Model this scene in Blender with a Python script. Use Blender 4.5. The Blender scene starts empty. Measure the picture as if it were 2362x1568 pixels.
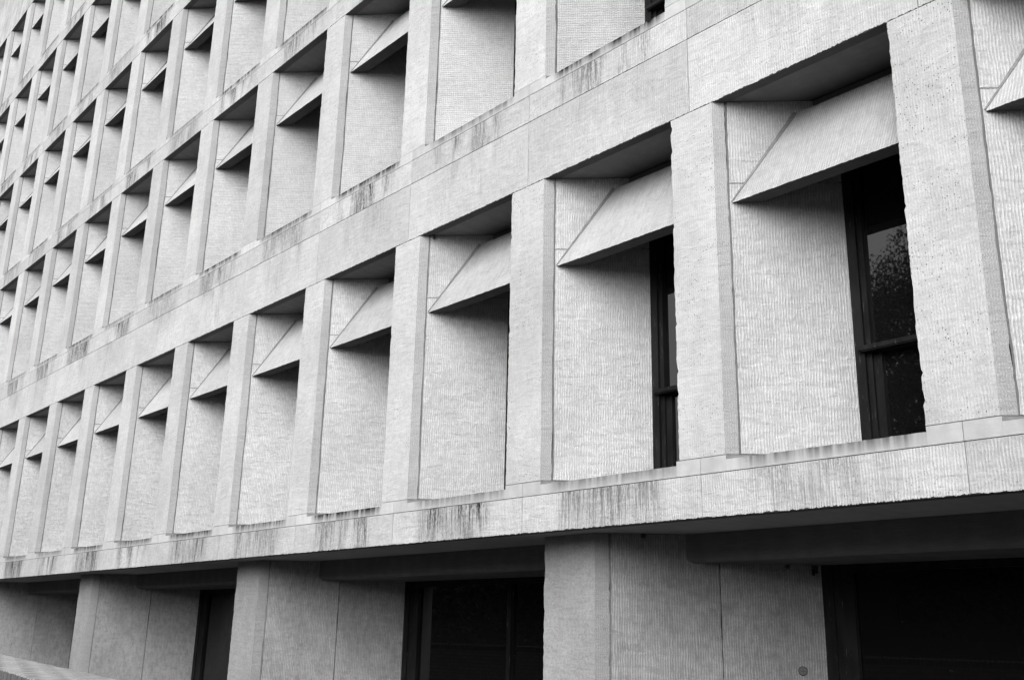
import bpy, bmesh, math, random
from mathutils import Vector, Matrix
R = math.radians
random.seed(7)
sc = bpy.context.scene
C = sc.collection
S = 2.4                                            # metres per window bay

# ------------------------------------------------------------------ camera, sky, sun, exposure
cam_d = bpy.data.cameras.new('camera'); cam = bpy.data.objects.new('camera', cam_d); C.objects.link(cam)
sc.camera = cam
cam_d.sensor_width = 36.0; cam_d.lens = 2316.73 / 2361.0 * 36.0
cam_d.clip_start = 0.05; cam_d.clip_end = 4000
rt = Vector((0.66132914, 0.74980976, 0.02071462)); dn = Vector((-0.19730168, 0.20053005, -0.95961437)); fw = Vector((-0.72368213, 0.63053392, 0.28055509))
M = Matrix(((rt.x, -dn.x, -fw.x), (rt.y, -dn.y, -fw.y), (rt.z, -dn.z, -fw.z))).to_4x4()
M.translation = Vector((1.4707, -3.0052, -0.651)) * S
cam.matrix_world = M

SUN_EL, SUN_AZ = 42.0, 150.0                       # azimuth of the sun clockwise from +Y
w = bpy.data.worlds.new('World'); sc.world = w; w.use_nodes = True
nt = w.node_tree; nt.nodes.clear()
sky = nt.nodes.new('ShaderNodeTexSky'); sky.sky_type = 'NISHITA'; sky.sun_disc = False
sky.sun_elevation = R(SUN_EL); sky.sun_rotation = R(SUN_AZ); sky.air_density = 1.0; sky.dust_density = 4.0; sky.ozone_density = 1.0
bw = nt.nodes.new('ShaderNodeRGBToBW'); bg = nt.nodes.new('ShaderNodeBackground'); out = nt.nodes.new('ShaderNodeOutputWorld')
nt.links.new(sky.outputs[0], bw.inputs[0]); nt.links.new(bw.outputs[0], bg.inputs[0]); nt.links.new(bg.outputs[0], out.inputs[0])
bg.inputs[1].default_value = 0.15
sun_d = bpy.data.lights.new('sun', 'SUN'); sun_d.energy = 1.5; sun_d.angle = R(60); sun_d.color = (1, 1, 1)
sun = bpy.data.objects.new('sun', sun_d); C.objects.link(sun)
az = R(SUN_AZ); el = R(SUN_EL)
to_sun = Vector((math.sin(az) * math.cos(el), math.cos(az) * math.cos(el), math.sin(el)))
sun.rotation_euler = (-to_sun).to_track_quat('-Z', 'Y').to_euler()
sun.location = (0, -30, 40)
sc.view_settings.view_transform = 'Standard'; sc.view_settings.look = 'None'
sc.view_settings.exposure = 1.34; sc.view_settings.gamma = 1.0
sc.render.engine = 'CYCLES'
sc.render.resolution_x = 1024; sc.render.resolution_y = 679

# ------------------------------------------------------------------ node helper
class N:
    def __init__(s, name, rough=0.9, spec=0.3):
        s.m = bpy.data.materials.new(name); s.m.use_nodes = True
        s.t = s.m.node_tree; s.b = s.t.nodes['Principled BSDF']
        s.b.inputs['Roughness'].default_value = rough; s.b.inputs['Specular IOR Level'].default_value = spec
    def n(s, k, **kw):
        o = s.t.nodes.new('ShaderNode' + k)
        for a, v in kw.items(): setattr(o, a, v)
        return o
    def put(s, sock, v):
        if isinstance(v, (int, float)): sock.default_value = v
        elif isinstance(v, (tuple, list)): sock.default_value = v
        else: s.t.links.new(v, sock)
    def ma(s, op, a, b=0.0, c=0.0, clamp=False):
        o = s.n('Math', operation=op, use_clamp=clamp)
        s.put(o.inputs[0], a); s.put(o.inputs[1], b); s.put(o.inputs[2], c)
        return o.outputs[0]
    def vm(s, op, a, b):
        o = s.n('VectorMath', operation=op); s.put(o.inputs[0], a); s.put(o.inputs[1], b); return o.outputs[0]
    def mr(s, v, a, b, c=0.0, d=1.0, smooth=True):
        o = s.n('MapRange', interpolation_type='SMOOTHSTEP' if smooth else 'LINEAR')
        for i, x in enumerate((v, a, b, c, d)): s.put(o.inputs[i], x)
        return o.outputs[0]
    def noise(s, vec, sx, sy, sz=1.0, scale=1.0, detail=2.0, rough=0.5, dist=0.0):
        o = s.n('TexNoise'); s.put(o.inputs['Vector'], s.vm('MULTIPLY', vec, (sx, sy, sz)))
        s.put(o.inputs['Scale'], scale); s.put(o.inputs['Detail'], detail); s.put(o.inputs['Roughness'], rough); s.put(o.inputs['Distortion'], dist)
        return o.outputs[0]
    def coords(s):
        uv = s.n('UVMap').outputs[0]
        oi = s.n('ObjectInfo')
        cb = s.n('CombineXYZ'); 
        s.put(cb.inputs[0], s.ma('MULTIPLY', oi.outputs['Random'], 37.0)); s.put(cb.inputs[1], s.ma('MULTIPLY', oi.outputs['Random'], 71.0)); s.put(cb.inputs[2], s.ma('MULTIPLY', oi.outputs['Random'], 13.0))
        sp = s.n('SeparateXYZ'); s.put(sp.inputs[0], uv)
        return s.vm('ADD', uv, cb.outputs[0]), sp.outputs[0], sp.outputs[1], oi.outputs['Random']
    def finish(s, val, height=None, strength=0.3, dist=0.01):
        cb = s.n('CombineColor')
        for i in range(3): s.put(cb.inputs[i], val)
        s.put(s.b.inputs['Base Color'], cb.outputs[0])
        if height is not None:
            bp = s.n('Bump'); s.put(bp.inputs['Strength'], strength); s.put(bp.inputs['Distance'], dist); s.put(bp.inputs['Height'], height)
            s.put(s.b.inputs['Normal'], bp.outputs[0])
        return s.m

def concrete(name, base, ru, rv, amp, bump, pits=0.0, mott=0.10, weave=0.0, stain=None, soft=False, rw=1.0):
    """ru, rv: ribs and broken-rib lengths per metre; stain = (u0, u1, d0, reach, amount)"""
    k = N(name, 0.92, 0.25)
    c, u, v, rnd = k.coords()
    # ribs run upright; period wandering slightly, broken along their length
    sp2 = k.n('SeparateXYZ'); k.put(sp2.inputs[0], c)
    wob = k.ma('ADD', k.ma('MULTIPLY', k.noise(c, 4.0, rv * 1.3, detail=1.0), 6.0), k.ma('MULTIPLY', k.noise(c, 16.0, rv * 3.0, detail=2.0), 6.2))
    ph = k.ma('ADD', k.ma('MULTIPLY', sp2.outputs[0], 6.2832 * ru), wob)
    rib = k.ma('ADD', k.ma('MULTIPLY', k.ma('SINE', ph), 0.5), 0.5)
    brk_ = k.noise(c, ru * 0.55, rv * 3.6, detail=2.0, rough=0.6)
    row = k.noise(c, 2.0, rv * 3.0, detail=2.0)
    fine = k.noise(c, ru * 3.0, ru * 1.1, detail=2.0)
    big = k.noise(c, 0.9, 0.7, detail=3.0)
    mid = k.noise(c, 7.0, 3.0, detail=3.0)
    h = k.ma('MULTIPLY', rib, k.ma('MULTIPLY', k.mr(brk_, 0.34, 0.56, 0.15, 1.0, False), k.mr(row, 0.35, 0.65, 0.7, 1.15, False)))
    h = k.ma('ADD', k.ma('ADD', k.ma('MULTIPLY', h, 0.72 * rw), 0.22 * (1 - rw)), k.ma('ADD', k.ma('MULTIPLY', fine, 0.25 + .3 * (1 - rw)), k.ma('MULTIPLY', brk_, 0.2)))
    if weave:
        wv = k.ma('ADD', k.ma('MULTIPLY', k.ma('SINE', k.ma('ADD', k.ma('MULTIPLY', sp2.outputs[1], 6.2832 * ru * .8), k.ma('MULTIPLY', k.noise(c, 30, 5), 7.0))), 0.5), 0.5)
        h = k.ma('ADD', k.ma('MULTIPLY', h, 1 - weave), k.ma('MULTIPLY', wv, weave))
    val = k.mr(h, 0.22, 0.78, 1.0 - amp, 1.0 + amp * .6, False)  # relief shading put into the colour, dark grooves and pale ridges, plus groove dirt
    val = k.ma('MULTIPLY', val, k.mr(big, 0.3, 0.7, 1.0 - mott, 1.0 + mott * .5))
    val = k.ma('MULTIPLY', val, k.mr(mid, 0.25, 0.75, 1.0 - mott * .6, 1.0 + mott * .4))
    val = k.ma('MULTIPLY', val, k.mr(rnd, 0, 1, 0.92, 1.05, False))
    val = k.ma('MULTIPLY', val, k.mr(k.noise(c, 150, 80, detail=1.0), 0.3, 0.7, 1 - amp * .8, 1 + amp * .5, False))
    rip = k.noise(c, 5.0, 17.0, detail=2.0, dist=0.6)
    val = k.ma('MULTIPLY', val, k.mr(rip, 0.3, 0.7, 1 - amp * .35, 1 + amp * .25, False))  # wavy ripple shading is put into the colour as well as the bump
    h = k.ma('ADD', h, k.ma('ADD', k.ma('MULTIPLY', k.noise(c, 9.0, 4.0, detail=2.0), 0.7), k.ma('MULTIPLY', rip, 1.3)))
    if pits:
        vo = k.n('TexVoronoi', feature='F1'); k.put(vo.inputs['Vector'], k.vm('MULTIPLY', c, (1.0, 0.75, 1.0))); k.put(vo.inputs['Scale'], 55.0)
        sel = k.n('SeparateColor'); k.put(sel.inputs[0], vo.outputs['Color'])
        pit = k.ma('MULTIPLY', k.mr(vo.outputs['Distance'], 0.12, 0.34, 1.0, 0.0), k.mr(sel.outputs[0], 0.66, 0.74, 0.0, 1.0))
        pit = k.ma('MULTIPLY', pit, k.mr(k.noise(c, 2.5, 2.5, detail=1.0), 0.36, 0.60))
        val = k.ma('MULTIPLY', val, k.ma('SUBTRACT', 1.0, k.ma('MULTIPLY', pit, pits)))
    if stain:
        u0, u1, d0, reach, amount = stain
        d = k.ma('ADD', k.ma('MULTIPLY', v, -1.0), d0)
        um = k.ma('MULTIPLY', k.mr(u, u0, u0 + .22), k.mr(u, u1 - .35, u1, 1.0, 0.0))
        st = k.noise(c, 62.0, 2.2, detail=3.0, rough=0.6)
        cl = k.noise(c, 3.2, 0.8, detail=2.0)
        brk = k.noise(c, 70.0, 22.0, detail=2.0)
        fade = k.mr(d if soft else k.ma('ADD', d, k.ma('MULTIPLY', k.ma('SUBTRACT', k.noise(c, 9.0, 0.6, detail=2.0), 0.5), reach * 1.1)), 0.0, reach, 1.0, 0.0, False)
        if soft:
            sm = k.ma('MULTIPLY', k.ma('POWER', fade, 0.75), k.mr(k.noise(c, 18.0, 1.0, detail=3.0), 0.32, 0.62, 0.55, 1.2))
            sm = k.ma('MULTIPLY', sm, um)
        else:
            dens = k.ma('MULTIPLY', k.mr(cl, 0.33, 0.60), um)
            sm = k.mr(k.ma('ADD', k.ma('MULTIPLY', st, 0.7), k.ma('MULTIPLY', brk, 0.3)), 0.40, 0.60)
            sm = k.ma('MULTIPLY', k.ma('MULTIPLY', sm, dens), k.ma('POWER', fade, 0.6))
            sm = k.ma('ADD', sm, k.ma('MULTIPLY', k.ma('MULTIPLY', k.ma('ADD', dens, 0.25), fade), 0.14))
        loc = k.n('SeparateXYZ'); k.put(loc.inputs[0], k.n('ObjectInfo').outputs['Location'])
        sm = k.ma('MULTIPLY', k.ma('MULTIPLY', sm, amount), k.ma('MULTIPLY', k.mr(rnd, 0, 1, .6, 1.0), 1.0 if soft else k.mr(loc.outputs[0], -5.0, -1.0, 1.0, .5)))
        val = k.ma('MULTIPLY', val, k.ma('SUBTRACT', 1.0, sm))
    val = k.ma('MULTIPLY', val, base)
    return k.finish(val, h, bump, 0.012)

MT = {}
OP0, OP1 = -0.77 * S, -0.02 * S
MT['face'] = concrete('ribbed_concrete_pier', 0.33, 40, 3.0, 0.14, 0.4, pits=0.95, rw=.45)
MT['strip'] = concrete('dressed_concrete_edge', 0.235, 46, 20.0, 0.12, 0.5, pits=0.4)
MT['panel'] = concrete('fluted_concrete_panel', 0.325, 38, 2.8, 0.20, 0.8, pits=0.25, rw=.9)
MT['weave'] = concrete('fluted_concrete_panel_upper', 0.31, 38, 4.5, 0.16, 0.7, weave=0.28)
MT['hood'] = concrete('fluted_concrete_hood', 0.28, 40, 2.0, 0.16, 0.5)
MT['band'] = concrete('ribbed_concrete_band', 0.33, 40, 2.6, 0.15, 0.5, pits=0.65, stain=(OP0 + .15, OP1, 0.0, 0.70, 1.0), rw=.7)
MT['band_low'] = concrete('ribbed_concrete_band_lower', 0.33, 40, 2.6, 0.13, 0.5, pits=0.6, stain=(OP0 + .3, OP1, 0.35, 0.95, 0.55), rw=.6)
MT['sill'] = concrete('smooth_cast_sill', 0.325, 6, 5, 0.05, 0.08, mott=0.12)
MT['sillstain'] = concrete('smooth_cast_sill_streaked', 0.34, 8, 6, 0.05, 0.08, mott=0.12, stain=(OP0 + .08, OP1 + .2, -0.045, 0.125, 0.92), soft=True)
MT['soffit'] = concrete('smooth_cast_soffit', 0.10, 5, 9, 0.05, 0.1, mott=0.10)  # undersides toned down: part of their shade is put into the base colour
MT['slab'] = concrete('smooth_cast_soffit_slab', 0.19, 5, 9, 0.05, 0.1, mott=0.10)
MT['ceiling'] = concrete('smooth_cast_ceiling', 0.30, 5, 9, 0.05, 0.1, mott=0.10)
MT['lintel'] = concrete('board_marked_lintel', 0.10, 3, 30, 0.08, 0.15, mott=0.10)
MT['column'] = concrete('ribbed_concrete_column', 0.205, 50, 6.0, 0.15, 0.5, mott=.13)  # darker than the piers: shade under the overhang is put into the colour
MT['colstrip'] = concrete('dressed_concrete_column_edge', 0.165, 46, 20.0, 0.14, 0.5, pits=0.4)  # column edge carries the same overhang shade in its colour
MT['colpanel'] = concrete('fluted_concrete_column_panel', 0.185, 40, 2.2, 0.26, 0.7, mott=.16)  # overhang shade put into the splayed panel's colour too
MT['core'] = concrete('rough_grey_backing', 0.13, 10, 10, 0.1, 0.1)
MT['seal'] = concrete('grey_joint_sealant', 0.095, 10, 30, 0.15, 0.1)
MT['sealpale'] = concrete('pale_joint_sealant', 0.14, 10, 30, 0.15, 0.1)
MT['parapet'] = concrete('streaked_concrete_parapet', 0.33, 40, 2.0, 0.10, 0.35, stain=(-2.6, 0.9, 0.0, 3.0, 0.4))

def metal():
    k = N('dark_bronze_metal', 0.6, 0.08)
    c, u, v, rnd = k.coords()
    sc_ = k.noise(c, 120, 6, detail=3.0)
    scr = k.mr(sc_, 0.66, 0.73)
    val = k.ma('ADD', k.mr(k.noise(c, 8, 2), 0.3, 0.7, 0.005, 0.011), k.ma('MULTIPLY', scr, 0.06))
    return k.finish(val, sc_, 0.08, 0.002)
MT['metal'] = metal()
def glass(name='dark_room_window_glass', ior=1.62):
    k = N(name, 0.015, 0.5)
    c, u, v, rnd = k.coords()
    k.b.inputs['IOR'].default_value = ior
    dust = k.ma('MULTIPLY', k.mr(k.noise(c, 14, 14, detail=4.0, rough=.7), 0.66, 0.78), k.mr(k.noise(c, 2.2, 2.2), 0.5, 0.65))
    val = k.ma('ADD', 0.004, k.ma('MULTIPLY', dust, 0.10))  # opaque near-black pane: the dark room behind is put into its colour
    wob = k.noise(c, 1.2, 1.2, detail=0.0)
    return k.finish(val, wob, 0.02, 0.02)
MT['glass'] = glass()
MT['darkglass'] = glass('dark_shopfront_glass', 1.3)
def plain(name, base, sx, sy, amp, bump, rough=.9):
    k = N(name, rough, 0.3); c, u, v, rnd = k.coords()
    h = k.noise(c, sx, sy, detail=4.0, rough=.6)
    return k.finish(k.ma('MULTIPLY', k.mr(h, .3, .7, 1 - amp, 1 + amp), base), h, bump, .01)
MT['lump'] = plain('dark_dried_mud', 0.035, 60, 60, .5, .8)
MT['plate'] = plain('weathered_steel_plate', 0.07, 40, 40, .2, .1, .5)
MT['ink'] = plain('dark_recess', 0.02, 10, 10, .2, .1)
MT['bark'] = plain('grey_tree_bark', 0.10, 30, 5, .4, .8)
MT['leaf'] = plain('dark_green_leaf', 0.03, 8, 8, .35, 0.0, .6)
MT['brick'] = plain('brick_top_lit', 0.15, 16, 5, .38, .5)  # top faces: skylight on the coping is put into a lighter colour
MT['brickshade'] = plain('brick_side_shaded', 0.075, 20, 20, .2, .4)  # same brick on its sides, with their shade put into a darker colour
MT['mortar'] = plain('recessed_mortar', 0.03, 50, 50, .3, .5)
def ground_mat():
    k = N('worn_asphalt', .92, .3)
    tc = k.n('NewGeometry').outputs['Position']
    a = k.noise(tc, 1, 1, scale=90.0, detail=3.0); b = k.noise(tc, 1, 1, scale=.35, detail=4.0)
    val = k.ma('MULTIPLY', k.mr(a, .3, .7, .7, 1.3), k.mr(b, .3, .7, .030, .048))
    return k.finish(val, a, .4, .01)
MT['ground'] = ground_mat()

# ------------------------------------------------------------------ mesh helper
class MB:
    """collects faces, each with its own planar metre UVs"""
    def __init__(s): s.v = []; s.f = []; s.m = []; s.mats = []
    def mi(s, m):
        m = MT[m]
        if m not in s.mats: s.mats.append(m)
        return s.mats.index(m)
    def face(s, pts, m):
        i = len(s.v); s.v += [tuple(p) for p in pts]; s.f.append(tuple(range(i, i + len(pts)))); s.m.append(s.mi(m))
    def loft(s, rings, mats, caps=True, capmat=None):
        """rings: lists of equal length, joined in order; mats: one per ring edge"""
        k = len(rings[0]); base = len(s.v)
        for r in rings: s.v += [tuple(p) for p in r]
        for j in range(len(rings) - 1):
            for i in range(k):
                a = base + j * k + i; b = base + j * k + (i + 1) % k
                s.f.append((a, b, b + k, a + k)); s.m.append(s.mi(mats[i] if isinstance(mats, (list, tuple)) else mats))
        if caps:
            cm = s.mi(capmat or (mats[0] if isinstance(mats, (list, tuple)) else mats))
            s.f.append(tuple(base + i for i in reversed(range(k)))); s.m.append(cm)
            s.f.append(tuple(base + (len(rings) - 1) * k + i for i in range(k))); s.m.append(cm)
    def box(s, x0, x1, y0, y1, z0, z1, m):
        p = [(x0, y0), (x1, y0), (x1, y1), (x0, y1)]
        s.loft([[(a, b, z0) for a, b in p], [(a, b, z1) for a, b in p]], m)
    def build(s, name, parent=None, scale=S, smooth=False, uvmul=1.0):
        me = bpy.data.meshes.new(name)
        me.from_pydata([(x * scale, y * scale, z * scale) for x, y, z in s.v], [], s.f)
        for m in s.mats: me.materials.append(m)
        me.polygons.foreach_set('material_index', s.m)
        me.update()
        bm = bmesh.new(); bm.from_mesh(me); bmesh.ops.recalc_face_normals(bm, faces=bm.faces); bm.to_mesh(me); bm.free()
        uv = me.uv_layers.new(name='UVMap')
        for p in me.polygons:
            n = p.normal
            if abs(n.z) > 0.93: t = Vector((1, 0, 0)); b = Vector((0, 1, 0))
            else:
                t = Vector((-n.y, n.x, 0)).normalized(); b = Vector((0, 0, 1))
                # snap the tangent so that jittered neighbours share one direction
                a = round(math.atan2(t.y, t.x) / R(15)) * R(15); t = Vector((math.cos(a), math.sin(a), 0))
                if t.x < -1e-4: t = -t
            for li in p.loop_indices:
                co = me.vertices[me.loops[li].vertex_index].co
                uv.data[li].uv = (co.dot(t), co.dot(b))
        if smooth:
            for p in me.polygons: p.use_smooth = True
        o = bpy.data.objects.new(name, me); C.objects.link(o)
        if parent: o.parent = parent
        return o
def tag(o, label=None, cat=None, group=None, kind=None):
    if label: o['label'] = label
    if cat: o['category'] = cat
    if group: o['group'] = group
    if kind: o['kind'] = kind
    return o
def empty(name, loc=(0, 0, 0)):
    o = bpy.data.objects.new(name, None); C.objects.link(o); o.location = loc; return o
def copy_part(o, parent, loc):
    c = o.copy(); C.objects.link(c); c.parent = parent; c.location = loc
    for ch in [q for q in bpy.data.objects if q.parent == o]:
        d = ch.copy(); C.objects.link(d); d.parent = c
    return c
def jit(a): return random.uniform(-a, a)

# ------------------------------------------------------------------ levels, in bays
W = 0.230                                          # pier width
BB, SJ = -0.224, -0.063
T = [1.449, 3.349, 4.909, 6.464, 8.026]            # window heads
Bt = [0.0, 2.008, 3.562, 5.117, 6.677]             # pier feet
MJ = 1.797; PJ = 8.425; TOP = 9.035
GZ = -1.33
DW = 0.36                                          # depth of the windows
N0, N1 = -2, 17                                    # bays built

bld = empty('concrete_office_building')
tag(bld, 'pale grey brutalist concrete building with rows of hooded recessed windows and ribbed piers', 'building')

# ---- piers: front face, splayed dressed edge, hidden body
def pier_mesh(h, step=0.013, cut=0.0):
    b = MB(); rings = []
    nz = int(h / step); lo = 0.0; ro = 0.0
    for i in range(nz + 1):
        z = .0006 + (h - .0028) * i / nz
        lo = lo * .5 + jit(.0017); ro = ro * .85 + jit(.0011); e = jit(.0012)
        if random.random() < .02: lo += .006
        zz = z
        rings.append([(max(lo, -.004) + cut, 0, zz), (W + e, 0.0, zz), (W + .036 + ro, .036 + ro, zz), (W + .018, .060, zz), (W + .315, DW + .012, zz), (0.012 + cut, DW + .012, zz), (.006 + cut, .02, zz)])
    b.loft(rings, ['face', 'strip', 'core', 'core', 'core', 'panel', 'face'])
    return b
# ---- splayed side panel in two stones, with a horizontal joint at the hood
def side_mesh(h, mat, step=.03):
    b = MB(); zj = h - .362
    def stone(z0, z1):
        rings = []; n = max(2, int((z1 - z0) / step)); e = 0
        for i in range(n + 1):
            z = z0 + (z1 - z0) * i / n; a = .0405 + jit(.0006); e = e * .6 + jit(.0010)
            d = .352 + e
            rings.append([(W + a, a, z), (W + d, d, z), (W + d, d + .012, z), (W + d - .022, d + .022, z), (W + a - .02, a + .02, z)])
        b.loft(rings, [mat, 'strip', 'core', 'core', 'core'])
    stone(0.002, zj - .002); stone(zj + .002, h - .001)
    return b
def seal_mesh(h):
    b = MB(); zj = h - .362
    pts = []; r = 0
    for i in range(40):                            # upright joint
        z = h * i / 39; r = r * .8 + jit(.0011); ww = .0016 + random.random() * .0014
        a = .0385 + r
        pts.append([(W + a - ww, a - ww - .0016, z), (W + a + ww, a + ww - .0016, z), (W + a + ww, a + ww + .004, z), (W + a - ww, a - ww + .004, z)])
    b.loft(pts, 'seal')
    pts = []
    for i in range(9):                             # short joint level with the hood's lower edge
        a = .041 + .037 * i / 8; z = zj + jit(.0016); t = .0022 + random.random() * .001
        pts.append([(W + a, a - .0014, z - t), (W + a, a - .0014, z + t), (W + a, a + .004, z + t), (W + a, a + .004, z - t)])
    b.loft(pts, 'sealpale')
    return b
# hood profile, (y, dz below the window head)
HP = [(.044, -.447), (.238, -.056), (.285, -.050), (.285, -.002), (.365, -.002), (.365, -.13), (.262, -.16), (.122, -.430), (.120, -.447)]
def hood_mesh():
    b = MB(); rings = []; n = 130; lo = 0
    for i in range(n + 1):
        f = i / n; lo = lo * .4 + jit(.0009); r = []
        for j, (y, dz) in enumerate(HP):
            x0 = -1 + W + y + .0035; x1 = -.001
            x = x0 + (x1 - x0) * f
            if j == 0: r.append((x, y - lo * .4, dz + max(lo, -.002)))
            else: r.append((x, y, dz))
        rings.append(r)
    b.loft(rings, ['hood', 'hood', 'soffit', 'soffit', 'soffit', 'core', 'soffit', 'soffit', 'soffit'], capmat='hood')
    return b
def hood_seal():
    b = MB(); pts = []
    for i in range(30):
        f = i / 29; y = .046 + (.236 - .046) * f; dz = -.443 + (.385) * f + jit(.0012)
        t = .0026 + .0058 * f + random.random() * .001
        x = -1 + W + y
        pts.append([(x - t * .5, y - t * .5 - .0015, dz + t * 1.1), (x + t * .9, y + t * .2 - .004, dz - t * .1), (x + t, y + .006, dz), (x, y + .006, dz + t)])
    b.loft(pts, 'sealpale')
    return b
# ---- window: frame, rail, two panes; origin at pier foot x=-n, z = window foot
def window_parts(h):
    y = .363; x0, x1 = -.425, -.001; zr = h * .268 if h > 1.4 else h * .26
    a = MB()
    a.box(x0 - .01, x0 + .045, y - .012, y + .05, .012, h - .004, 'metal')
    a.box(x0 + .045, x0 + .066, y + .002, y + .05, .012, h - .004, 'metal')
    a.box(x1 - .05, x1, y - .006, y + .05, .012, h - .004, 'metal')
    a.box(x0 + .066, x1 - .05, y - .004, y + .05, h - .16, h - .132, 'metal')
    a.box(x0 + .066, x1 - .05, y, y + .05, .012, .055, 'metal')
    a.box(x0 + .066, x0 + .098, y + .014, y + .05, .055, zr - .012, 'metal')
    rail = MB(); rail.box(x0 + .028, x1 - .03, y - .030, y + .03, zr, zr + .017, 'metal'); rail.box(x0 + .032, x1 - .03, y - .026, y + .03, zr - .005, zr - .0005, 'metal')
    up = MB(); up.box(x0 + .06, x1 - .04, y + .022, y + .030, zr + .017, h - .15, 'glass')
    lw = MB(); lw.box(x0 + .09, x1 - .04, y + .026, y + .034, .05, zr, 'glass')
    return a, rail, up, lw
# ---- sill: block under the pier and cap under the opening
def sill_mesh():
    b = MB()
    x0 = -1 + .116; x1 = .114                       # from pier centre to pier centre
    bw_ = W - .116
    # right block (under pier at x=0) and left block share the front plane
    def prism(poly, z0, z1, m):
        b.loft([[(px, py, z0) for px, py in poly], [(px, py, z1) for px, py in poly]], m)
    zb, zc = -.0622, -.019
    prism([(x0, -.0012), (x0 + bw_ + .004, -.0012), (x0 + bw_ + .36, .356), (x0, .356)], zb, -.0022, ['sill', 'core', 'core', 'core'])
    prism([(0.0, -.0012), (x1, -.0012), (x1, .356), (0.0, .356)], zb, -.0022, 'sill')
    # cap with weathered slope
    rings = []; n = 40
    for i in range(n + 1):
        f = i / n; x = x0 + bw_ + .004 + (0 - .0005 - (x0 + bw_ + .004)) * f
        z = zc + jit(.0009)
        xs = lambda y: max(x, x0 + bw_ + .005 + y)
        rings.append([(x, -.0010, zb), (x, -.0010, z), (xs(.02), .02, z + .004), (xs(.36), .36, -.0040), (xs(.36), .36, zb)])
    b.loft(rings, ['sillstain', 'sillstain', 'sillstain', 'core', 'core'])
    return b
# ---- ribbed band between two levels with ragged lower and upper edges; origin at its top
def band_mesh(hh, mat, halves=False, amp=.0024, g=.0016, ztop=-.0011):
    b = MB(); x0 = -1 + .115 + g; x1 = .115 - g; D = .050
    spans = [(x0, x1)] if not halves else [(x0, -.3862), (-.3838, x1)]
    for a, c in spans:
        n = int((c - a) / .0035); rings = []; lo = 0; up = 0
        for i in range(n + 1):
            x = a + (c - a) * i / n; lo = lo * .45 + jit(amp); up = jit(.0011)
            rings.append([(x, 0, -hh + max(-.003, lo) + .0006 + .0013 * abs(math.sin(x * math.pi / .0105))), (x, 0, ztop - .0006 - abs(up)), (x, .003, ztop), (x, D, ztop), (x, D, -hh), (x, .004, -hh - .0004)])
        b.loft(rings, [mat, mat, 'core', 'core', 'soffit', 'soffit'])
    return b
def soffit_mesh():
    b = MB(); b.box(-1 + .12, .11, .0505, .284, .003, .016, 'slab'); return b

KIN = {}
def put(proto, n, z):
    """first use moves the prototype itself, later uses copy it and its children"""
    loc = (-n * S, 0, z * S)
    if proto not in KIN:
        KIN[proto] = [ch for ch in bpy.data.objects if ch.parent == proto]
        proto.parent = bld; proto.location = loc; return proto
    c = proto.copy(); C.objects.link(c); c.parent = bld; c.location = loc
    for ch in KIN[proto]:
        d = ch.copy(); C.objects.link(d); d.parent = c
    return c

H1 = T[0] - Bt[0]; H2 = T[1] - Bt[1]
def protos(h, mat):
    P = {}
    P['pier'] = [pier_mesh(h).build('pier') for _ in range(4)]
    P['side'] = []
    for _ in range(3):
        o = side_mesh(h, mat).build('side_panel'); seal_mesh(h).build('joint_sealant', o); P['side'].append(o)
    P['hood'] = []
    for _ in range(3):
        o = hood_mesh().build('sun_hood'); hood_seal().build('joint_sealant', o); P['hood'].append(o)
    P['sill'] = [sill_mesh().build('sill') for _ in range(3)]
    P['soffit'] = [soffit_mesh().build('soffit_slab')]
    f, r, u, l = window_parts(h)
    wd = f.build('window'); r.build('window_rail', wd); u.build('upper_pane', wd); l.build('lower_pane', wd)
    P['window'] = [wd]
    return P
PR = [protos(H1, 'panel'), protos(H2, 'weave')]
def band_part(name, hh, mat, *a):
    o = band_mesh(hh, mat, *a).build(name); b = MB(); pts = []
    for i in range(14):
        z = -hh + .001 + (hh - .003) * i / 13; j = jit(.0005)
        pts.append([(.115 - .003 + j, .0030, z), (.115 + .003 + j, .0030, z), (.115 + .003 + j, .012, z), (.115 - .003 + j, .012, z)])
    b.loft(pts, 'seal'); b.build('joint_sealant', o)
    return o
P_base = [band_part('base_panel', SJ - BB, 'band', True) for _ in range(3)]
P_low = [band_part('lower_spandrel', MJ - T[0], 'band_low') for _ in range(3)]
P_up = [band_part('upper_spandrel', Bt[1] - .0618 - MJ, 'band', False, .001) for _ in range(3)]
P_mid = [band_part('spandrel', Bt[2] - .0618 - T[1], 'band') for _ in range(3)]
P_pl = [band_part('parapet_band', PJ - T[4], 'parapet') for _ in range(2)]
P_pu = [band_part('parapet_panel', TOP - PJ, 'parapet') for _ in range(2)]
rc = random.choice
for n in range(N0, N1 + 1):
    for r in range(5):
        P = PR[0 if r == 0 else 1]; z = Bt[r]
        dz = T[r] - z - (H1 if r == 0 else H2)
        if n == 1 and r == 0: put(pier_mesh(H1, .013, .014).build('pier'), n, z)     # this one stands narrower
        else: put(rc(P['pier']), n, z)
        # side panel belongs to the pier on its left: shift so local pier origin is pier n+1
        if n < N1: pass
        put(rc(P['side']), n + 1, z)
        put(rc(P['hood']), n, T[r])
        put(rc(P['sill']), n, z)
        put(P['soffit'][0], n, T[r])
        put(P['window'][0], n, z)
    put(rc(P_base), n, SJ)
    put(rc(P_low), n, MJ); put(rc(P_up), n, Bt[1] - .0618)
    for r in (2, 3, 4): put(rc(P_mid), n, Bt[r] - .0618)
    put(rc(P_pl), n, PJ); put(rc(P_pu), n, TOP)

XL, XR = -N1 - 1 + .10, -N0 + .13
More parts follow.
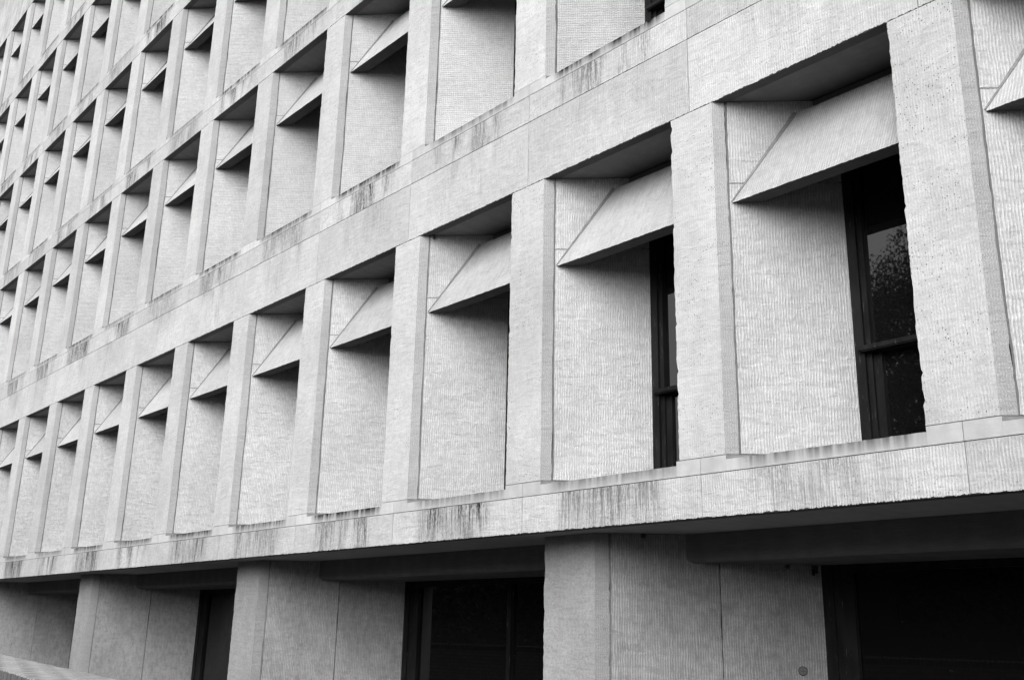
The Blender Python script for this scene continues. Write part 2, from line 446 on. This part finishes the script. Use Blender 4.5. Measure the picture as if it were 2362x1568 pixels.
# ---- floors and mass behind
for z0, z1 in [(BB + .002, -.0605), (T[0] + .018, Bt[1] - .0602), (T[1] + .018, Bt[2] - .0602), (T[2] + .018, Bt[3] - .0602), (T[3] + .018, Bt[4] - .0602), (T[4] + .018, TOP - .02)]:
    b = MB(); b.box(XL, XR, .0512, .42, z0, z1, 'core'); b.build('floor_edge', bld)
b = MB(); b.box(XL, XR, .421, 5.0, BB + .5, TOP - .1, 'core'); b.build('inner_mass', bld)  # unseen box added inside the building to block light
b = MB(); b.box(XL - .3, XL - .002, .0, 5.0, GZ, TOP, 'parapet'); b.box(XR + .002, XR + .3, .0, 5.0, GZ, TOP, 'parapet'); b.build('end_wall', bld)
b = MB(); b.box(XL - .3, XR + .3, .02, 5.0, TOP + .002, TOP + .03, 'sill'); b.build('roof_coping', bld)

# ---- ground storey: ceiling, lintel, columns, windows (three bays apart)
b = MB(); b.box(XL, XR, .052, 3.0, BB - .0005, BB + .0015, 'ceiling'); b.build('arcade_ceiling', bld)
LZ, LY, WY = -.345, .440, .850
CX0, CW, CY = -1.910, .312, .165
KIN2 = {}
cols = list(range(-1, 6))
def col_mesh():
    b = MB(); rings = []; lo = 0; ro = 0; z0, z1 = GZ - .02, BB - .002; n = 80
    for i in range(n + 1):
        z = z0 + (z1 - z0) * i / n
        lo = lo * .6 + jit(.003); ro = ro * .8 + jit(.0018); e = jit(.0014)
        rings.append([(max(lo, -.004), 0, z), (CW + e, 0, z), (CW + .044 + ro, .044 + ro, z), (CW + .02, .068, z), (CW + .62, .715, z), (.02, .715, z), (.008, .03, z)])
    b.loft(rings, ['column', 'colstrip', 'core', 'core', 'core', 'colpanel', 'column'])
    return b
def colside_mesh(a0, a1):
    b = MB(); z0, z1 = GZ - .02, BB - .003; rings = []
    for i in range(41):
        z = z0 + (z1 - z0) * i / 40; p = a0 + jit(.0007); q = a1 + jit(.0010)
        rings.append([(CW + p, p, z), (CW + q, q, z), (CW + q - .02, q + .02, z), (CW + p - .02, p + .02, z)])
    b.loft(rings, ['colpanel', 'colpanel', 'core', 'core'])
    return b
def colseal():
    b = MB(); z0, z1 = GZ, BB - .003; pts = []; r = 0
    for i in range(60):
        z = z0 + (z1 - z0) * i / 59; r = r * .8 + jit(.0013); a = .0465 + r; ww = .0022
        pts.append([(CW + a - ww, a - ww - .001, z), (CW + a + ww, a + ww - .001, z), (CW + a + ww, a + ww + .004, z), (CW + a - ww, a - ww + .004, z)])
    b.loft(pts, 'seal'); return b
def lintel_mesh():
    # from the column's splayed panel to the next column's side
    b = MB(); x1 = 3.0 - .002
    prof = [(LY - CY, BB - .001), (LY - CY, LZ + .016), (LY - CY + .016, LZ), (.52, LZ), (.523, LZ + .006), (.529, LZ + .006), (.532, LZ), (.70, LZ), (.70, BB - .001)]
    rings = []
    for f in (0, 1):
        r = []
        for y, z in prof:
            xa = CW + y + .003
            r.append((xa + (x1 - xa) * f, y, z))
        rings.append(r)
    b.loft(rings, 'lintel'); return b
def shop_window():
    y = WY - CY; x0 = CW + y - .012; x1 = 2.995; z1 = LZ - .0005
    a = MB(); xs = [x0, x0 + (x1 - x0) / 2, x1]
    a.box(x0, x0 + .05, y - .012, y + .04, GZ, z1, 'metal'); a.box(x0 + .05, x0 + .14, y - .004, y + .04, GZ, z1, 'metal'); a.box(x1 - .045, x1, y - .01, y + .04, GZ, z1, 'metal')
    a.box(x0 + .14, x1 - .045, y - .01, y + .04, z1 - .03, z1, 'metal'); a.box(x0 + .14, x1 - .045, y - .01, y + .04, GZ, GZ + .12, 'metal')
    xm = x0 + (x1 - x0) * .5; a.box(xm - .015, xm + .015, y - .01, y + .04, GZ + .12, z1 - .03, 'metal')
    p = MB(); p.box(x0 + .05, xm - .012, y + .015, y + .022, GZ + .115, z1 - .025, 'darkglass')
    q = MB(); q.box(xm + .012, x1 - .04, y + .015, y + .022, GZ + .115, z1 - .025, 'darkglass')
    return a, p, q
c0 = col_mesh().build('column'); s1 = colside_mesh(.049, .3725).build('column_side_panel'); s2 = colside_mesh(.3755, .70).build('column_side_panel')
colseal().build('joint_sealant', s1)
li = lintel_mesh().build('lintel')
a, p, q = shop_window(); sw = a.build('shopfront_window'); p.build('window_pane', sw); q.build('window_pane', sw)
for k in cols:
    loc = ((CX0 - 3 * (k - 0)) * S, CY * S, 0)
    if loc[0] < XL * S: continue
    for pr in (c0, s1, s2, li, sw):
        if pr not in KIN:
            KIN[pr] = [ch for ch in bpy.data.objects if ch.parent == pr]; pr.parent = bld; pr.location = loc
        else:
            c = pr.copy(); C.objects.link(c); c.parent = bld; c.location = loc
            for ch in KIN[pr]:
                d = ch.copy(); C.objects.link(d); d.parent = c
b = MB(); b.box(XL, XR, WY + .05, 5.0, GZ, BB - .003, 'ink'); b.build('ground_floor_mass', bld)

# ---- small round cover plate and bracket on the nearest column's splayed panel
def disc(cx, cy, cz, rad, th, name, mat, parent, seg=20):
    b = MB(); t = Vector((1, 1, 0)).normalized(); n = Vector((1, -1, 0)).normalized(); c = Vector((cx, cy, cz))
    prof = [(rad, -.001), (rad, th * .6), (rad * .86, th), (rad * .80, th * .55), (rad * .05, th * .6)]
    rings = [[c + t * (math.cos(2 * math.pi * i / seg) * r_) + Vector((0, 0, math.sin(2 * math.pi * i / seg) * r_)) + n * h for i in range(seg)] for r_, h in prof]
    b.loft(rings, mat); o = b.build(name, parent)
    s_ = MB()
    for dv in (t, Vector((0, 0, 1))):
        o_ = Vector((0, 0, 1)) if dv is t else t
        a_, e_ = c - dv * rad * .7 + n * (th * .62), c + dv * rad * .7 + n * (th * .62)
        wd_ = o_ * (rad * .05)
        s_.loft([[a_ - wd_, a_ + wd_, a_ + wd_ + n * .0006, a_ - wd_ + n * .0006], [e_ - wd_, e_ + wd_, e_ + wd_ + n * .0006, e_ - wd_ + n * .0006]], 'ink')
    s_.build('slot', o)
    g_ = MB(); g_.loft([[c + t * (math.cos(2 * math.pi * i / seg) * r_) + Vector((0, 0, math.sin(2 * math.pi * i / seg) * r_)) + n * h for i in range(seg)] for r_, h in [(rad * 1.16, -.001), (rad * 1.16, .0012), (rad * 1.01, .0012)]], 'ink'); g_.build('rim', o)
    return o
pl = CX0 + CW - CY                                  # splayed panel: x = pl + y
disc(pl + .768, .768, -.772, .0165, .004, 'cover_plate', 'plate', bld)
def lump(x, y, z, sx, sz, name, label):
    b = MB(); rings = []
    for i in range(9):
        f = i / 8; rr = math.sin(math.pi * min(.97, max(.04, f))) ** .6
        rings.append([(x + math.cos(a * math.pi / 5) * sx * rr * random.uniform(.8, 1.1), y + math.sin(a * math.pi / 5) * sx * rr * random.uniform(.8, 1.1), z - sz * f) for a in range(10)])
    b.loft(rings, 'lump'); o = b.build(name); tag(o, label, 'insect nest', 'mud nests under the concrete edges'); return o
lump(-3 + W + .062, .050, T[0] + .002, .010, .028, 'mud_nest', 'dark mud nest under the window soffit at the third pier from the right, first storey')
lump(pl + .319, .306, BB - .002, .012, .020, 'mud_nest', 'dark mud nest on the nearest column where its side meets the ceiling')
lump(pl + .745, .733, LZ + .000, .011, .018, 'mud_nest', 'small dark mud nest under the lintel on the nearest column side panel')
b = MB(); b.box(pl + .822, pl + .838, .796, .815, LZ - .036, LZ - .004, 'ink'); b.box(pl + .826, pl + .834, .788, .7955, LZ - .045, LZ - .018, 'metal')
b.build('wall_bracket', bld)

# ------------------------------------------------------------------ brick parapet wall at lower left
wall = empty('brick_wall'); tag(wall, 'low brick wall capped with two rows of upright bricks at the lower left', 'wall')
wa = R(-8.6); wt = Vector((math.cos(wa), math.sin(wa), 0)); wn = Vector((-math.sin(wa), math.cos(wa), 0))
WP = Vector((-1.758, -2.034, -.752)); WW = .147; WTOP = -.752
def wpt(s_, d_, z_): return WP + wt * s_ + wn * (-WW + d_) + Vector((0, 0, z_ - WTOP))
cop = MB(); pitch = .0305; s_ = -7.0
while s_ < 4.2:
    for d0, d1 in ((0, .0735), (.0755, .147)):
        z = WTOP + jit(.0006); g = .0036 + random.random() * .0022; e = jit(.0015)
        c_ = [(s_ + g + jit(.0006), d0 + e), (s_ + pitch - g + jit(.0006), d0 + e), (s_ + pitch - g + jit(.0006), d1 + e), (s_ + g, d1 + e)]
        lo_ = [wpt(a_, b_, WTOP - .046) for a_, b_ in c_]; hi_ = [wpt(a_, b_, z - .003) for a_, b_ in c_]
        mx = sum(a_ for a_, _ in c_) / 4; my = (d0 + d1) / 2
        tp_ = [wpt(a_ + (mx - a_) * .14, b_ + (my - b_) * .05, z) for a_, b_ in c_]
        i0 = len(cop.f)
        cop.loft([lo_, hi_, tp_], ['brickshade', 'brickshade', 'brickshade', 'brickshade'], capmat='brick')
        for q_ in range(i0 + 4, i0 + 8): cop.m[q_] = cop.mi('brick')
    s_ += pitch
cop.build('brick_coping', wall)
b = MB(); q_ = [(-7.0, .004), (4.2, .004), (4.2, .144), (-7.0, .144)]
b.loft([[wpt(a_, c_, WTOP - .046) for a_, c_ in q_], [wpt(a_, c_, WTOP - .0065) for a_, c_ in q_]], 'mortar'); b.build('mortar_bed', wall)
def brick_body():
    k = N('brickwork', .9, .3); c, u, v, rnd = k.coords()
    br = k.n('TexBrick'); k.put(br.inputs['Vector'], c); k.put(br.inputs['Scale'], 1.0); k.put(br.inputs['Color1'], (.26, .26, .26, 1)); k.put(br.inputs['Color2'], (.19, .19, .19, 1)); k.put(br.inputs['Mortar'], (.10, .10, .10, 1))
    k.put(br.inputs['Mortar Size'], .006); k.put(br.inputs['Brick Width'], .21); k.put(br.inputs['Row Height'], .075)
    sep = k.n('RGBToBW'); k.put(sep.inputs[0], br.outputs[0])
    return k.finish(k.ma('MULTIPLY', sep.outputs[0], k.mr(k.noise(c, 12, 12, detail=4), .3, .7, .85, 1.1)), sep.outputs[0], .5, .01)
MT['brickwork'] = brick_body()
b = MB(); q_ = [(-7.0, .003), (4.2, .003), (4.2, .1445), (-7.0, .1445)]
b.loft([[wpt(a_, c_, GZ - .02) for a_, c_ in q_], [wpt(a_, c_, WTOP - .0465) for a_, c_ in q_]], 'brickwork'); b.build('wall_body', wall)

# ------------------------------------------------------------------ ground
b = MB(); b.face([(-800, -800, GZ), (800, -800, GZ), (800, 800, GZ), (-800, 800, GZ)], 'ground')
tag(b.build('ground'), kind='structure')

# ------------------------------------------------------------------ trees across the street, seen in the glass
def tube(b, p0, p1, r0, r1, m, seg=7):
    d = (p1 - p0).normalized(); a = d.orthogonal().normalized(); c = d.cross(a)
    b.loft([[p0 + (a * math.cos(2 * math.pi * i / seg) + c * math.sin(2 * math.pi * i / seg)) * r0 for i in range(seg)], [p1 + (a * math.cos(2 * math.pi * i / seg) + c * math.sin(2 * math.pi * i / seg)) * r1 for i in range(seg)]], m)
def tree(x, y, hgt, rad, seed, label, leaves=15000):
    rs = random.Random(seed); z0 = GZ * S
    t = empty('broadleaf_tree', (x, y, z0)); tag(t, label, 'tree', 'trees across the street')
    tr = MB(); tips = []
    def grow(p, d, l, r, lev):
        q = p + d * l; tube(tr, p, q, r, r * .65, 'bark')
        if lev >= 1: tips.append(q)
        if lev == 4: return
        for _ in range(3 if lev < 3 else 2):
            v = (d + Vector((rs.uniform(-1, 1), rs.uniform(-1, 1), rs.uniform(-.15, .8))) * .85).normalized()
            grow(q, v, l * rs.uniform(.62, .85), r * .6, lev + 1)
    grow(Vector((0, 0, 0)), Vector((rs.uniform(-.06, .06), rs.uniform(-.06, .06), 1)).normalized(), hgt * .27, hgt * .026, 0)
    tr.build('trunk', t, 1.0)
    cr = MB()
    zmax = max(q.z for q in tips); k = (hgt - .8) / zmax
    cl = [Vector((q.x * rad / (hgt * .42), q.y * rad / (hgt * .42), q.z * k)) for q in tips]
    for i in range(300):
        a_, e_ = rs.uniform(0, 6.283), rs.uniform(-.9, 1); q_ = rs.uniform(.35, .95)
        cl.append(Vector((math.cos(a_) * rad * q_ * math.sqrt(1 - e_ * e_), math.sin(a_) * rad * q_ * math.sqrt(1 - e_ * e_), hgt * .52 + e_ * hgt * .42 * q_)))
    for i in range(160):
        a_, e_ = rs.uniform(0, 6.283), rs.uniform(-1, .8); q_ = rs.uniform(0, .65)
        cl.append(Vector((math.cos(a_) * rad * q_, math.sin(a_) * rad * q_, hgt * .48 + e_ * hgt * .33)))
    for i in range(leaves):
        c = rs.choice(cl); rr = .85
        v = Vector((rs.gauss(0, 1), rs.gauss(0, 1), rs.gauss(0, .8))); 
        p_ = c + v.normalized() * (rr * 1.15 * rs.random() ** .4)
        s_ = rs.uniform(.06, .10); a = Vector((rs.uniform(-1, 1), rs.uniform(-1, 1), rs.uniform(-1, 1))).normalized(); e = a.orthogonal().normalized()
        f = a.cross(e)
        cr.face([p_ - e * s_, p_ + f * s_ * .5, p_ + e * s_, p_ - f * s_ * .5], 'leaf')
    cr.build('crown', t, 1.0)
tree(-13.4, -30.0, 18.6, 7.6, 3, 'tall broadleaf tree across the street, mirrored in the nearest upper window', 125000)
tree(-22, -14.5, 10.5, 5.0, 5, 'rounded broadleaf tree farther down the street than the tall one', 30000)
tree(-35, -17.0, 12.0, 6.0, 8, 'farthest broadleaf tree of the three across the street', 30000)

# ------------------------------------------------------------------ low dark building added across the street to block bright sky in the ground floor glass
MT['darkbrick'] = plain('dark_brick_wall', .06, 30, 30, .25, .3)
ob = empty('added_low_building', (0, 0, 0)); tag(ob, 'long low dark brick building added across the street behind the trees to darken the ground floor glass', 'building')
b = MB(); b.box(-90, 30, -52, -40, GZ * S, 6.6, 'darkbrick'); b.build('wall', ob, 1.0)
b = MB(); b.box(-90.4, 30.4, -52.4, -39.7, 6.603, 6.9, 'core'); b.build('roof', ob, 1.0)
wp = None
for i in range(26):
    if wp is None:
        b = MB(); b.box(-1.1, 1.1, -.05, .004, 0, 1.7, 'metal'); wp = b.build('window', ob, 1.0)
        b = MB(); b.box(-1.0, 1.0, -.04, .012, .1, 1.6, 'glass'); b.build('pane', wp, 1.0); kids = list(wp.children); o = wp
    else:
        o = wp.copy(); C.objects.link(o); o.parent = ob
        for ch in kids: d = ch.copy(); C.objects.link(d); d.parent = o
    o.location = (-86 + i * 4.5, -39.99, -.6)
